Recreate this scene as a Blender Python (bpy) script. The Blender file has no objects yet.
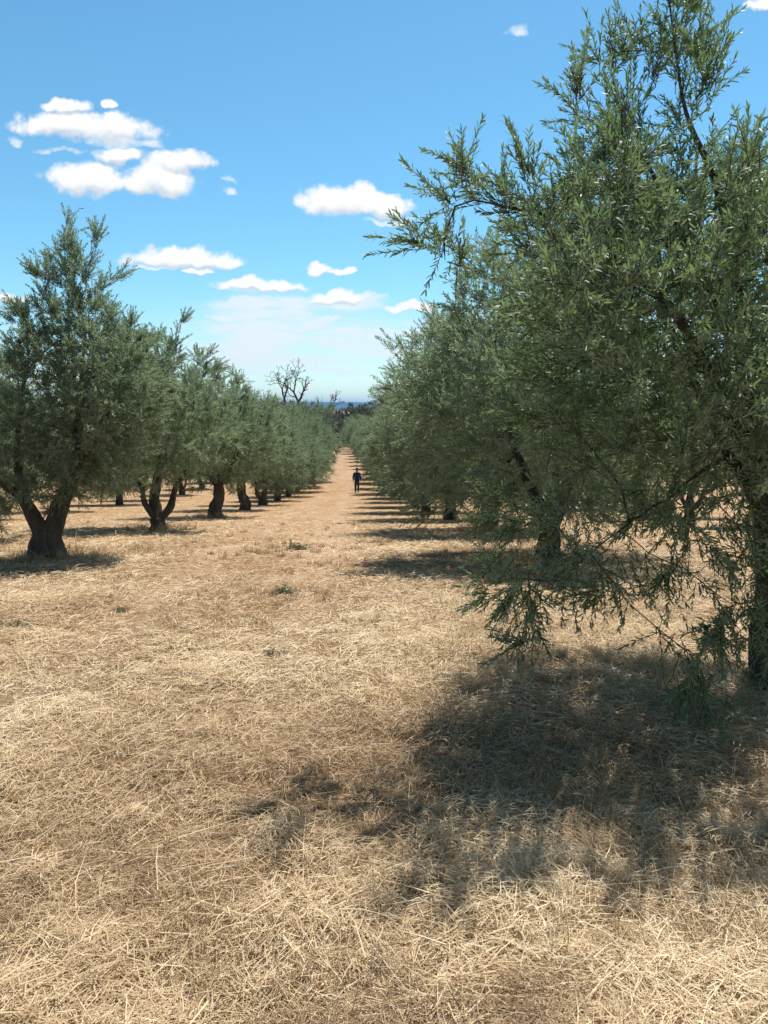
import bpy, math, random
import numpy as np
from mathutils import Vector, noise as mnoise

random.seed(7)
RNG = np.random.default_rng(11)
SC = bpy.context.scene
COL = SC.collection
R = math.radians

SUN_AZ, SUN_EL = R(34), R(65)          # azimuth from the walking direction towards the right

# ------------------------------------------------------------------ terrain
_gy = np.array([-3000, -200, -20, 0, 5, 11.8, 18.6, 26, 36, 43.6, 56, 100, 160, 260, 600, 9000], float)
_gz = np.array([12, 5, .9, 0, -.27, -.71, -1.32, -2.12, -3.03, -3.72, -4.62, -5.75, -6.42, -7.4, -9, -9], float)


def _lattice(ix, iy, seed):
    h = (ix.astype(np.int64) * 374761393 + iy.astype(np.int64) * 668265263 + seed * 982451653) & 0xFFFFFFFF
    h = ((h ^ (h >> 13)) * 1274126177) & 0xFFFFFFFF
    return ((h ^ (h >> 16)) & 0xFFFF) / 65535.0


def vnoise(x, y, s, seed=0):
    x = np.asarray(x, float) / s
    y = np.asarray(y, float) / s
    ix, iy = np.floor(x), np.floor(y)
    fx, fy = x - ix, y - iy
    fx, fy = fx * fx * (3 - 2 * fx), fy * fy * (3 - 2 * fy)
    a, b = _lattice(ix, iy, seed), _lattice(ix + 1, iy, seed)
    c, d = _lattice(ix, iy + 1, seed), _lattice(ix + 1, iy + 1, seed)
    return (a * (1 - fx) + b * fx) * (1 - fy) + (c * (1 - fx) + d * fx) * fy


def fbm(x, y, s, seed=0):
    return .55 * vnoise(x, y, s, seed) + .3 * vnoise(x, y, s * .47, seed + 1) + .15 * vnoise(x, y, s * .21, seed + 2)


def base_z(y):
    y = np.asarray(y, float)
    w = np.clip(np.abs(y) * .12, .6, 40)      # soften the knots of the slope
    return (np.interp(y - w, _gy, _gz) + 2 * np.interp(y, _gy, _gz) + np.interp(y + w, _gy, _gz)) / 4


def ground_z(x, y):
    x = np.asarray(x, float)
    y = np.asarray(y, float)
    near = np.exp(-np.maximum(y, 0) / 40)
    z = base_z(y) + (fbm(x, y, 1.4, 3) - .5) * .09 * near + (fbm(x, y, .35, 5) - .5) * .06 * near
    lane = x - (-1.35 - .037 * y)              # wheel ruts of the track between the rows
    rut = np.exp(-((np.abs(lane) - .85) / .28) ** 2)
    return z - rut * .03


def gz(x, y):
    return float(ground_z(np.array([x]), np.array([y]))[0])


# ------------------------------------------------------------------ helpers
def mesh_np(name, V, F, mats=None, fm=None, attr=None, smooth=False):
    """V (n,3); F list of (k, array(m,k)) face blocks; attr per vertex float 'tone'."""
    me = bpy.data.meshes.new(name)
    V = np.asarray(V, np.float32)
    me.vertices.add(len(V))
    me.vertices.foreach_set('co', V.ravel())
    loops = np.concatenate([b.ravel() for b in F]).astype(np.int32)
    tot = np.concatenate([np.full(len(b), b.shape[1], np.int32) for b in F])
    start = np.concatenate([[0], np.cumsum(tot)[:-1]]).astype(np.int32)
    me.loops.add(len(loops))
    me.loops.foreach_set('vertex_index', loops)
    me.polygons.add(len(tot))
    me.polygons.foreach_set('loop_start', start)
    me.polygons.foreach_set('loop_total', tot)
    if smooth:
        me.polygons.foreach_set('use_smooth', np.ones(len(tot), bool))
    for m in (mats or []):
        me.materials.append(m)
    if fm is not None:
        me.polygons.foreach_set('material_index', np.asarray(fm, np.int32))
    if attr is not None:
        a = me.attributes.new('tone', 'FLOAT', 'POINT')
        a.data.foreach_set('value', np.asarray(attr, np.float32))
    me.update(calc_edges=True)
    return me


def link(name, me, parent=None):
    o = bpy.data.objects.new(name, me)
    COL.objects.link(o)
    if parent:
        o.parent = parent
    return o


def empty(name, loc, rz=0):
    o = link(name, None)
    o.empty_display_size = .3
    o.location = loc
    o.rotation_euler = (0, 0, rz)
    return o


def tag(o, label=None, cat=None, group=None, kind=None):
    if label: o['label'] = label
    if cat: o['category'] = cat
    if group: o['group'] = group
    if kind: o['kind'] = kind
    return o


def copy_tree(o, parent=None):
    c = o.copy()
    COL.objects.link(c)
    c.parent = parent
    for ch in list(o.children):
        copy_tree(ch, c)
    return c


def unit(v):
    v = np.asarray(v, float)
    return v / np.maximum(np.linalg.norm(v, axis=-1, keepdims=True), 1e-9)


class Mat:
    def __init__(self, name):
        self.m = bpy.data.materials.new(name)
        self.m.use_nodes = True
        self.nt = self.m.node_tree
        self.nt.nodes.clear()
        self.out = self.nt.nodes.new('ShaderNodeOutputMaterial')

    def n(self, typ, **kw):
        nd = self.nt.nodes.new('ShaderNode' + typ)
        for k, v in kw.items():
            if k.startswith('_'):
                setattr(nd, k[1:], v)
            else:
                nd.inputs[k.replace('__', ' ')].default_value = v
        return nd

    def l(self, a, b):
        self.nt.links.new(a, b)

    def ramp(self, fac, stops):
        r = self.nt.nodes.new('ShaderNodeValToRGB')
        e = r.color_ramp.elements
        while len(e) < len(stops):
            e.new(.5)
        for el, (p, c) in zip(e, stops):
            el.position = p
            el.color = (*c, 1)
        self.l(fac, r.inputs[0])
        return r.outputs[0]

    def math(self, op, a, b=None, c=None, clamp=False):
        nd = self.nt.nodes.new('ShaderNodeMath')
        nd.operation = op
        nd.use_clamp = clamp
        for i, v in enumerate((a, b, c)):
            if v is None: continue
            if isinstance(v, (int, float)):
                nd.inputs[i].default_value = v
            else:
                self.l(v, nd.inputs[i])
        return nd.outputs[0]

    def mix(self, fac, a, b, blend='MIX'):
        nd = self.nt.nodes.new('ShaderNodeMix')
        nd.data_type = 'RGBA'
        nd.blend_type = blend
        for v, s in ((fac, nd.inputs[0]), (a, nd.inputs[6]), (b, nd.inputs[7])):
            if isinstance(v, (int, float)):
                s.default_value = v
            elif isinstance(v, tuple):
                s.default_value = (*v, 1)
            else:
                self.l(v, s)
        return nd.outputs[2]


# ------------------------------------------------------------------ materials
def leaf_mat(name, up_dark, up_light, under, transl=(.16, .2, .05), rough=.42, tfac=.18, spec=.5):
    M = Mat(name)
    a = M.n('Attribute', _attribute_name='tone')
    up = M.ramp(a.outputs['Fac'], [(0, up_dark), (.8, up_light), (1, tuple(min(1, c * 1.5) for c in up_light))])
    g = M.n('NewGeometry')
    col = M.mix(g.outputs['Backfacing'], up, under)
    oi = M.n('ObjectInfo')
    hsv = M.n('HueSaturation')
    M.l(col, hsv.inputs['Color'])
    M.l(M.math('MULTIPLY_ADD', oi.outputs['Random'], .35, .83), hsv.inputs['Value'])
    M.l(M.math('MULTIPLY_ADD', oi.outputs['Random'], -.03, .515), hsv.inputs['Hue'])
    p = M.n('BsdfPrincipled', Roughness=rough)
    p.inputs['Specular IOR Level'].default_value = spec
    M.l(hsv.outputs[0], p.inputs['Base Color'])
    t = M.n('BsdfTranslucent', Color=(*transl, 1))
    mx = M.n('MixShader', Fac=tfac)
    M.l(p.outputs[0], mx.inputs[1])
    M.l(t.outputs[0], mx.inputs[2])
    M.l(mx.outputs[0], M.out.inputs[0])
    return M.m


def bark_mat(name, dark, light, scale=9):
    M = Mat(name)
    tc = M.n('TexCoord')
    mp = M.n('Mapping')
    mp.inputs['Scale'].default_value = (1, 1, .22)
    M.l(tc.outputs['Object'], mp.inputs[0])
    n1 = M.n('TexNoise', Scale=scale, Detail=9.0, Roughness=.7)
    M.l(mp.outputs[0], n1.inputs[0])
    n2 = M.n('TexNoise', Scale=2.2, Detail=3.0)
    M.l(tc.outputs['Object'], n2.inputs[0])
    c = M.ramp(n1.outputs[0], [(.3, dark), (.7, light)])
    c = M.mix(M.math('MULTIPLY', n2.outputs[0], .5), c, tuple(x * .6 for x in dark))
    p = M.n('BsdfPrincipled', Roughness=.9)
    p.inputs['Specular IOR Level'].default_value = .15
    M.l(c, p.inputs['Base Color'])
    b = M.n('Bump', Strength=1.0, Distance=.06)
    M.l(n1.outputs[0], b.inputs['Height'])
    M.l(b.outputs[0], p.inputs['Normal'])
    M.l(p.outputs[0], M.out.inputs[0])
    return M.m


def plain(name, col, rough=.8, var=.25, scale=20):
    M = Mat(name)
    tc = M.n('TexCoord')
    n1 = M.n('TexNoise', Scale=scale, Detail=5.0)
    M.l(tc.outputs['Object'], n1.inputs[0])
    c = M.ramp(n1.outputs[0], [(.25, tuple(x * (1 - var) for x in col)), (.75, tuple(min(1, x * (1 + var)) for x in col))])
    p = M.n('BsdfPrincipled', Roughness=rough)
    p.inputs['Specular IOR Level'].default_value = .25
    M.l(c, p.inputs['Base Color'])
    M.l(p.outputs[0], M.out.inputs[0])
    return M.m


def straw_mat():
    M = Mat('dry_straw')
    a = M.n('Attribute', _attribute_name='tone')
    c = M.ramp(a.outputs['Fac'], [(0, (.07, .045, .026)), (.22, (.29, .19, .105)), (.5, (.60, .43, .25)),
                                  (.8, (.74, .575, .36)), (1, (.86, .73, .51))])
    p = M.n('BsdfPrincipled', Roughness=.55)
    p.inputs['Specular IOR Level'].default_value = .35
    M.l(c, p.inputs['Base Color'])
    t = M.n('BsdfTranslucent', Color=(.5, .36, .17, 1))
    mx = M.n('MixShader', Fac=.2)
    M.l(p.outputs[0], mx.inputs[1])
    M.l(t.outputs[0], mx.inputs[2])
    M.l(mx.outputs[0], M.out.inputs[0])
    return M.m


def ground_mat():
    M = Mat('dry_ground')
    tc = M.n('TexCoord')
    P = tc.outputs['Object']
    sep = M.n('SeparateXYZ')
    M.l(P, sep.inputs[0])

    def nz(scale, detail=4.0, rough=.6, sc=None, rot=0):
        v = P
        if sc:
            mp = M.n('Mapping')
            mp.inputs['Scale'].default_value = sc
            mp.inputs['Rotation'].default_value = (0, 0, rot)
            M.l(P, mp.inputs[0])
            v = mp.outputs[0]
        t = M.n('TexNoise', Scale=scale, Detail=detail, Roughness=rough)
        M.l(v, t.inputs[0])
        return t.outputs[0]
    big = nz(.35, 5.0)
    mid = nz(1.7, 5.0)
    fine = nz(26, 6.0, .7)
    fib1 = nz(30, 4.0, .65, (1, .16, 1), .5)
    fib2 = nz(30, 4.0, .65, (1, .16, 1), -.8)
    fib = M.math('MAXIMUM', fib1, fib2)
    lane = M.math('ABSOLUTE', M.math('ADD', M.math('ADD', sep.outputs[0], 1.35), M.math('MULTIPLY', sep.outputs[1], .037)))
    lanef = M.math('SUBTRACT', 1.0, M.math('MULTIPLY', M.math('ABSOLUTE', M.math('SUBTRACT', lane, .8)), 1.1), clamp=True)
    far = M.math('ADD', M.math('MULTIPLY_ADD', sep.outputs[1], .085, -.42), M.math('MULTIPLY', lanef, .45), clamp=True)      # the cut straw thins out down the track
    straw = M.ramp(fib, [(.40, (.25, .16, .09)), (.55, (.49, .335, .19)), (.68, (.68, .51, .31))])
    bare = M.ramp(fine, [(.3, (.405, .285, .20)), (.7, (.59, .435, .31))])
    thatch = M.ramp(fine, [(.3, (.075, .048, .03)), (.7, (.23, .15, .09))])
    soil = M.mix(far, thatch, bare)
    straw = M.mix(far, M.mix(.45, straw, thatch), straw)
    f = M.math('ADD', M.math('MULTIPLY', lanef, .55), M.math('MULTIPLY_ADD', mid, 1.3, -.55), clamp=True)
    c = M.mix(f, straw, soil)
    c = M.mix(M.math('MULTIPLY_ADD', big, 2.2, -.85, clamp=True), c, (.84, .76, .68), 'MULTIPLY')
    mot = M.math('MULTIPLY', nz(1.3, 6.0, .7), nz(2.4, 4.0, .6, (1, .25, 1)))
    c = M.mix(M.math('MULTIPLY_ADD', mot, 5.0, -.95, clamp=True), M.mix(.8, c, (.72, .61, .51), 'MULTIPLY'), c)
    gr = nz(.8, 5.0)
    grm = M.math('MULTIPLY', M.math('MULTIPLY_ADD', gr, 8, -5.0, clamp=True), .55)
    c = M.mix(grm, c, (.19, .175, .095))
    p = M.n('BsdfPrincipled', Roughness=.9)
    p.inputs['Specular IOR Level'].default_value = .12
    M.l(c, p.inputs['Base Color'])
    b1 = M.n('Bump', Strength=.8, Distance=.02)
    M.l(M.math('ADD', fib, fine), b1.inputs['Height'])
    b2 = M.n('Bump', Strength=.55, Distance=.12)
    M.l(nz(4.5, 5.0), b2.inputs['Height'])
    M.l(b1.outputs[0], b2.inputs['Normal'])
    M.l(b2.outputs[0], p.inputs['Normal'])
    M.l(p.outputs[0], M.out.inputs[0])
    return M.m


M_OLIVE = leaf_mat('olive_leaf', (.08, .112, .075), (.205, .265, .178), (.32, .38, .31), (.29, .39, .175), .50, .42, .35)
M_OLIVE_NEAR = leaf_mat('green_olive_leaf', (.05, .085, .045), (.16, .222, .118), (.26, .32, .235), (.22, .34, .11), .50, .32, .3)
M_TWIG = bark_mat('olive_twig', (.12, .10, .075), (.24, .21, .16), 30)
M_BARK = bark_mat('olive_bark', (.05, .041, .031), (.21, .178, .14), 7)
M_OAK = leaf_mat('oak_leaf', (.06, .08, .035), (.14, .165, .07), (.16, .19, .10), (.16, .2, .05), .6, .2)
M_THORN = leaf_mat('thorn_leaf', (.07, .06, .045), (.14, .12, .09), (.16, .14, .11), (.05, .04, .03), .6, .05)
M_DEAD = bark_mat('dead_wood', (.06, .05, .045), (.16, .135, .12), 12)
M_STRAW = straw_mat()
M_GROUND = ground_mat()


# ------------------------------------------------------------------ tree growing
def polyline(pts, step):
    pts = np.asarray(pts, float)
    out = [pts[0]]
    for a, b in zip(pts[:-1], pts[1:]):
        k = max(1, int(round(np.linalg.norm(b - a) / step)))
        for i in range(1, k + 1):
            out.append(a + (b - a) * i / k)
    return np.array(out)


def smooth_path(pts, n=6):
    """Catmull-Rom through the points."""
    p = np.asarray(pts, float)
    q = np.vstack([2 * p[0] - p[1], p, 2 * p[-1] - p[-2]])
    out = []
    for i in range(1, len(q) - 2):
        for t in np.linspace(0, 1, n, endpoint=False):
            a, b, c, d = q[i - 1], q[i], q[i + 1], q[i + 2]
            out.append(.5 * ((2 * b) + (c - a) * t + (2 * a - 5 * b + 4 * c - d) * t * t + (3 * b - a - 3 * c + d) * t ** 3))
    out.append(p[-1])
    return np.array(out)


def sample_blobs(blobs, n, rng, shell=.45):
    if n > 500:
        k = max(24, n // 22)
        c = sample_blobs(blobs, k, rng, .6) if k <= 500 else sample_blobs(blobs, 500, rng, .6)
        m = int(n * .68)
        q = c[rng.integers(0, len(c), m)] + rng.normal(size=(m, 3)) * np.array([.17, .17, .2]) * (1.0 if n > 1000 else 2.0)
        rest = []
        while sum(map(len, rest)) < n - m:
            rest.append(sample_blobs(blobs, min(500, n - m - sum(map(len, rest))), rng, shell))
        return np.vstack([q] + rest)
    w = np.array([b[2] * b[1][0] * b[1][1] * b[1][2] for b in blobs])
    pick = rng.choice(len(blobs), n, p=w / w.sum())
    C = np.array([b[0] for b in blobs], float)[pick]
    Rr = np.array([b[1] for b in blobs], float)[pick]
    d = unit(rng.normal(size=(n, 3)))
    r = rng.random(n) ** (1 / 3)
    r = np.where(rng.random(n) < shell, .72 + .28 * rng.random(n), r)
    return C + d * Rr * r[:, None]


def grow(stems, blobs, n_attr, rng, step=.14, kill=.22, reach=1.2, iters=140, tip_r=.0026, expo=2.35, up=.06):
    """Space colonisation. stems: list of (points, limb_id, start_radius). Returns pos, parent, limb, radius."""
    pos, par, lid, rmin = [], [], [], []
    for pts, li, rad, end_r in stems:
        pl = polyline(smooth_path(pts), step)
        prev = -1
        if pos:
            P0 = np.array(pos)
            prev = int(np.argmin(np.linalg.norm(P0 - pl[0], axis=1)))
            pl = pl[1:]
        for k, q in enumerate(pl):
            pos.append(q)
            par.append(prev)
            lid.append(li)
            rmin.append(end_r + (rad - end_r) * (1 - k / max(1, len(pl) - 1)) ** 1.4)
            prev = len(pos) - 1
    A = sample_blobs(blobs, n_attr, rng)
    pos = [np.asarray(p, float) for p in pos]
    P = np.array(pos)
    D = np.full(len(A), 1e9)
    I = np.zeros(len(A), int)
    for s in range(0, len(P)):
        d = np.linalg.norm(A - P[s], axis=1)
        m = d < D
        D[m] = d[m]
        I[m] = s
    alive = np.ones(len(A), bool)
    kids = {}
    for it in range(iters):
        act = alive & (D < reach)
        if not act.any():
            act = alive & (D < reach * 3)
            if not act.any(): break
        idx = I[act]
        dirs = unit(A[act] - np.array(pos)[idx])
        S = np.zeros((len(pos), 3))
        np.add.at(S, idx, dirs)
        grown = np.unique(idx)
        new = []
        for g in grown:
            v = S[g] + np.array([0, 0, up])
            v = v / (np.linalg.norm(v) + 1e-9) + rng.normal(size=3) * .16
            v /= np.linalg.norm(v)
            q = pos[g] + v * step
            ks = kids.setdefault(g, [])
            if any(np.linalg.norm(q - k) < step * .35 for k in ks) or len(ks) > 3:
                continue
            ks.append(q)
            new.append((q, g))
        if not new:
            alive[act & (D < step * 1.8)] = False
            bad = np.zeros(len(A), bool)
            bad[np.where(act)[0]] = True
            alive &= ~bad
            continue
        for q, g in new:
            pos.append(q)
            par.append(g)
            lid.append(lid[g])
            rmin.append(0)
            d = np.linalg.norm(A - q, axis=1)
            m = d < D
            D[m] = d[m]
            I[m] = len(pos) - 1
        alive &= D > kill
    P = np.array(pos)
    par = np.array(par)
    n = len(P)
    rad = np.zeros(n)
    for i in range(n - 1, -1, -1):
        if rad[i] == 0:
            rad[i] = tip_r ** expo
        if par[i] >= 0:
            rad[par[i]] += rad[i]
    rad = rad ** (1 / expo)
    rad = np.maximum(rad, np.array(rmin))
    rm = np.array(rmin)
    rad = np.where(rm > 0, rm * 1.0, np.minimum(rad, .05))
    return P, par, np.array(lid), rad


def tubes(chains, gnarl=0.0, seed=0):
    """chains: list of (points(k,3), radii(k), sides). Returns V, F(list of quads arrays)."""
    V, Q, off = [], [], 0
    for pts, rr, ns in chains:
        k = len(pts)
        T = np.gradient(pts, axis=0)
        T = unit(T)
        u = np.cross(T[0], [.31, .87, .13])
        if np.linalg.norm(u) < .05: u = np.cross(T[0], [1, 0, 0])
        u = unit(u)
        ang = np.arange(ns) * 2 * math.pi / ns
        for i in range(k):
            u = unit(u - T[i] * np.dot(u, T[i]))
            w = np.cross(T[i], u)
            r = np.full(ns, rr[i])
            if gnarl and rr[i] > .03:
                for a in range(ns):
                    q = pts[i] + (math.cos(ang[a]) * u + math.sin(ang[a]) * w) * .2
                    r[a] *= 1 + gnarl * mnoise.noise(Vector((q[0] * 7 + seed, q[1] * 7, q[2] * 2.2))) \
                        + .5 * gnarl * mnoise.noise(Vector((q[0] * 17 + seed, q[1] * 17, q[2] * 6)))
            V.append(pts[i] + r[:, None] * (np.cos(ang)[:, None] * u + np.sin(ang)[:, None] * w))
        a = np.arange(ns)
        b = (a + 1) % ns
        for i in range(k - 1):
            Q.append(np.stack([off + i * ns + a, off + i * ns + b, off + (i + 1) * ns + b, off + (i + 1) * ns + a], 1))
        off += k * ns
    return np.vstack(V), [np.vstack(Q)]


def chains_from(P, par, lid, rad, limb, min_r):
    n = len(P)
    main = np.full(n, -1)
    for i in range(n):
        p = par[i]
        if p >= 0 and rad[i] >= min_r and (main[p] < 0 or rad[i] > rad[main[p]]):
            main[p] = i
    out = []
    for i in range(n):
        if lid[i] != limb or rad[i] < min_r: continue
        p = par[i]
        if p >= 0 and main[p] == i and lid[p] == limb: continue
        idx = [i]
        while main[idx[-1]] >= 0 and lid[main[idx[-1]]] == limb:
            idx.append(main[idx[-1]])
        pts = P[idx]
        rr = rad[idx].copy()
        if p >= 0:
            pts = np.vstack([P[p], pts])
            rr = np.concatenate([[min(rad[p], rr[0] * 1.15)], rr])
        if len(pts) < 2: continue
        rr[-1] *= .6
        ns = 14 if rr[0] > .07 else 8 if rr[0] > .03 else 5 if rr[0] > .012 else 3
        out.append((pts, rr, ns))
    return out


def leafy(P0, D0, L0, rng, pitch=.02, ll=.055, lw=.0125, droop=.25, detail=True, spread=.85, maxleaf=10 ** 9, tone_shift=0.0):
    """Shoots with pairs of lanceolate leaves. Returns leaf V,F,tone and twig V,F."""
    K = np.maximum(2, (L0 / pitch).astype(int))
    sid = np.repeat(np.arange(len(P0)), K)
    k = np.concatenate([np.arange(c) for c in K])
    t = (k + .7) / K[sid]
    D = D0[sid]
    L = L0[sid]
    dr = np.array([0, 0, -1.0]) * droop
    pos = P0[sid] + D * (t * L)[:, None] + dr * (t ** 2 * L)[:, None]
    tan = unit(D + 2 * dr * t[:, None])
    a = np.cross(tan, np.array([.2, .1, 1.0]))
    a = unit(np.where(np.linalg.norm(a, axis=1, keepdims=True) < .1, np.cross(tan, np.array([1.0, 0, 0])), a))
    b = np.cross(tan, a)
    fam = rng.random(len(P0))[sid] * 6.28
    ph = fam + k * (math.pi / 2) + rng.normal(size=len(k)) * .35
    outL, T = [], []
    for s in (0, math.pi):
        side = a * np.cos(ph + s)[:, None] + b * np.sin(ph + s)[:, None]
        op = spread * (1.05 - .55 * t) + rng.normal(size=len(k)) * .18
        d = unit(tan * np.cos(op)[:, None] + side * np.sin(op)[:, None] + np.array([0, 0, .06]))
        outL.append((pos, d, tan))
        T.append(rng.random(len(k)))
    pos = np.vstack([o[0] for o in outL])
    d = np.vstack([o[1] for o in outL])
    tan = np.vstack([o[2] for o in outL])
    tone = np.concatenate(T)
    keep = rng.random(len(pos)) < min(1, maxleaf / len(pos)) * .93
    pos, d, tan, tone = pos[keep], d[keep], tan[keep], tone[keep]
    n = len(pos)
    w = unit(np.cross(tan, d) + rng.normal(size=(n, 3)) * .25)
    w = unit(w - d * (w * d).sum(1, keepdims=True))
    nor = np.cross(d, w)                       # upper face looks along the shoot
    le = ll * (.65 + .6 * rng.random(n))
    wi = lw * (.7 + .5 * rng.random(n))
    tone = np.clip(.15 + .7 * tone + tone_shift, 0, 1)
    le_, wi_ = le[:, None], wi[:, None]
    if detail:
        c = (rng.random(n) * .22 - .04)[:, None]
        v = np.stack([pos,
                      pos + d * le_ * .33 + w * wi_ * .46 + nor * le_ * (c * .35 + .03),
                      pos + d * le_ * .72 + w * wi_ * .40 - nor * le_ * (c * .15 - .03),
                      pos + d * le_ - nor * le_ * c,
                      pos + d * le_ * .72 - w * wi_ * .40 - nor * le_ * (c * .15 - .03),
                      pos + d * le_ * .33 - w * wi_ * .46 + nor * le_ * (c * .35 + .03)], 1).reshape(-1, 3)
        base = np.arange(n)[:, None] * 6
        F = [base + np.array([[0, 1, 5]]), base + np.array([[2, 3, 4]]), base + np.array([[1, 2, 4, 5]])]
        tn = np.repeat(tone, 6)
    else:
        v = np.stack([pos, pos + d * le_ * .5 + w * wi_ * .5, pos + d * le_, pos + d * le_ * .5 - w * wi_ * .5], 1).reshape(-1, 3)
        base = np.arange(n)[:, None] * 4
        F = [base + np.array([[0, 1, 2, 3]])]
        tn = np.repeat(tone, 4)
    # the stems of the shoots, three-sided
    m = len(P0)
    tv = []
    a0 = unit(np.cross(D0, np.array([.3, .2, .9])))
    b0 = np.cross(D0, a0)
    for q, r in ((0, .0028), (.5, .002), (1, .0008)):
        c = P0 + D0 * (q * L0)[:, None] + dr * (q * q * L0)[:, None]
        for s in range(3):
            an = s * 2.0944
            tv.append(c + r * (a0 * math.cos(an) + b0 * math.sin(an)))
    tv = np.stack(tv, 1).reshape(-1, 3)
    tb = np.arange(m)[:, None] * 9
    tf = np.vstack([tb + np.array([[i * 3 + s, i * 3 + (s + 1) % 3, i * 3 + 3 + (s + 1) % 3, i * 3 + 3 + s]])
                    for i in (0, 1) for s in range(3)])
    return v, F, tn, tv, tf


def make_tree(name, stems, blobs, n_attr, seed, n_shoots, ll, lw, pitch=.02, sl=(.2, .45), step=.14, kill=.22, droop=.2, up=.35,
              detail=True, leafm=None, barkm=None, min_r=.004, gnarl=.3, center=None, tone_shift=0.0, bare=0.0, expo=2.35, spread=.85, max_node_r=.012):
    rng = np.random.default_rng(seed)
    leafm = leafm or M_OLIVE
    barkm = barkm or M_BARK
    P, par, lid, rad = grow(stems, blobs, n_attr, rng, step=step, kill=kill, expo=expo)
    root = empty(name, (0, 0, 0))
    for li in sorted(set(s[1] for s in stems)):
        ch = chains_from(P, par, lid, rad, li, min_r)
        if not ch: continue
        V, F = tubes(ch, gnarl, seed)
        link('trunk' if li == 0 else 'limb', mesh_np(name + '_wood', V, F, [barkm], smooth=True), root)
    kids = np.zeros(len(P), int)
    np.add.at(kids, par[par >= 0], 1)
    thin = np.where(rad < max_node_r)[0]
    if len(thin):
        wgt = np.where(kids[thin] == 0, 3.0, 1.0)
        sel = rng.choice(thin, n_shoots, p=wgt / wgt.sum())
        ctr = np.array(center) if center is not None else P[thin].mean(0)
        fwd = unit(P[sel] - P[par[sel]])
        outw = unit(P[sel] - ctr)
        hgt = np.clip((P[sel, 2] - P[:, 2].min()) / (P[:, 2].max() - P[:, 2].min()), 0, 1)
        d = fwd * .6 + outw * .55 + rng.normal(size=(n_shoots, 3)) * .5
        d[:, 2] += up * (hgt * 1.5 - .3)
        d = unit(d)
        L = sl[0] + (sl[1] - sl[0]) * rng.random(n_shoots) ** 1.5
        L *= .8 + .5 * hgt
        p0 = P[sel] + rng.normal(size=(n_shoots, 3)) * .02
        v, F, tn, tv, tf = leafy(p0, d, L, rng, pitch, ll, lw, droop, detail, spread=spread, tone_shift=tone_shift)
        nl = sum(len(f) for f in F)
        V = np.vstack([v, tv])
        F = F + [tf + len(v)]
        fm = np.concatenate([np.zeros(nl, int), np.ones(len(tf), int)])
        link('crown', mesh_np(name + '_crown', V, F, [leafm, M_TWIG], fm, np.concatenate([tn, np.zeros(len(tv))])), root)
    return root


# ------------------------------------------------------------------ ground
def build_ground():
    def axis(lo, d0, d1, hi, step, g=1.12):
        mid = list(np.arange(d0, d1 + 1e-6, step))
        s, up_ = step, [d1]
        while up_[-1] < hi:
            s *= g
            up_.append(up_[-1] + s)
        s, dn = step, [d0]
        while dn[-1] > lo:
            s *= g
            dn.append(dn[-1] - s)
        return np.array(dn[1:][::-1] + mid + up_[1:])
    xs = axis(-7000, -9, 8, 7000, .14)
    ys = axis(-2500, -.5, 26, 8500, .14, 1.06)
    X, Y = np.meshgrid(xs, ys)
    Z = ground_z(X, Y)
    V = np.stack([X, Y, Z], -1).reshape(-1, 3)
    nx, ny = len(xs), len(ys)
    i = np.arange(ny - 1)[:, None] * nx + np.arange(nx - 1)[None, :]
    F = np.stack([i, i + 1, i + nx + 1, i + nx], -1).reshape(-1, 4)
    o = link('ground', mesh_np('ground', V, [F], [M_GROUND], smooth=True))
    tag(o, 'dry sloping field of mown straw and bare earth between the olive rows', None, None, 'structure')


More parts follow.
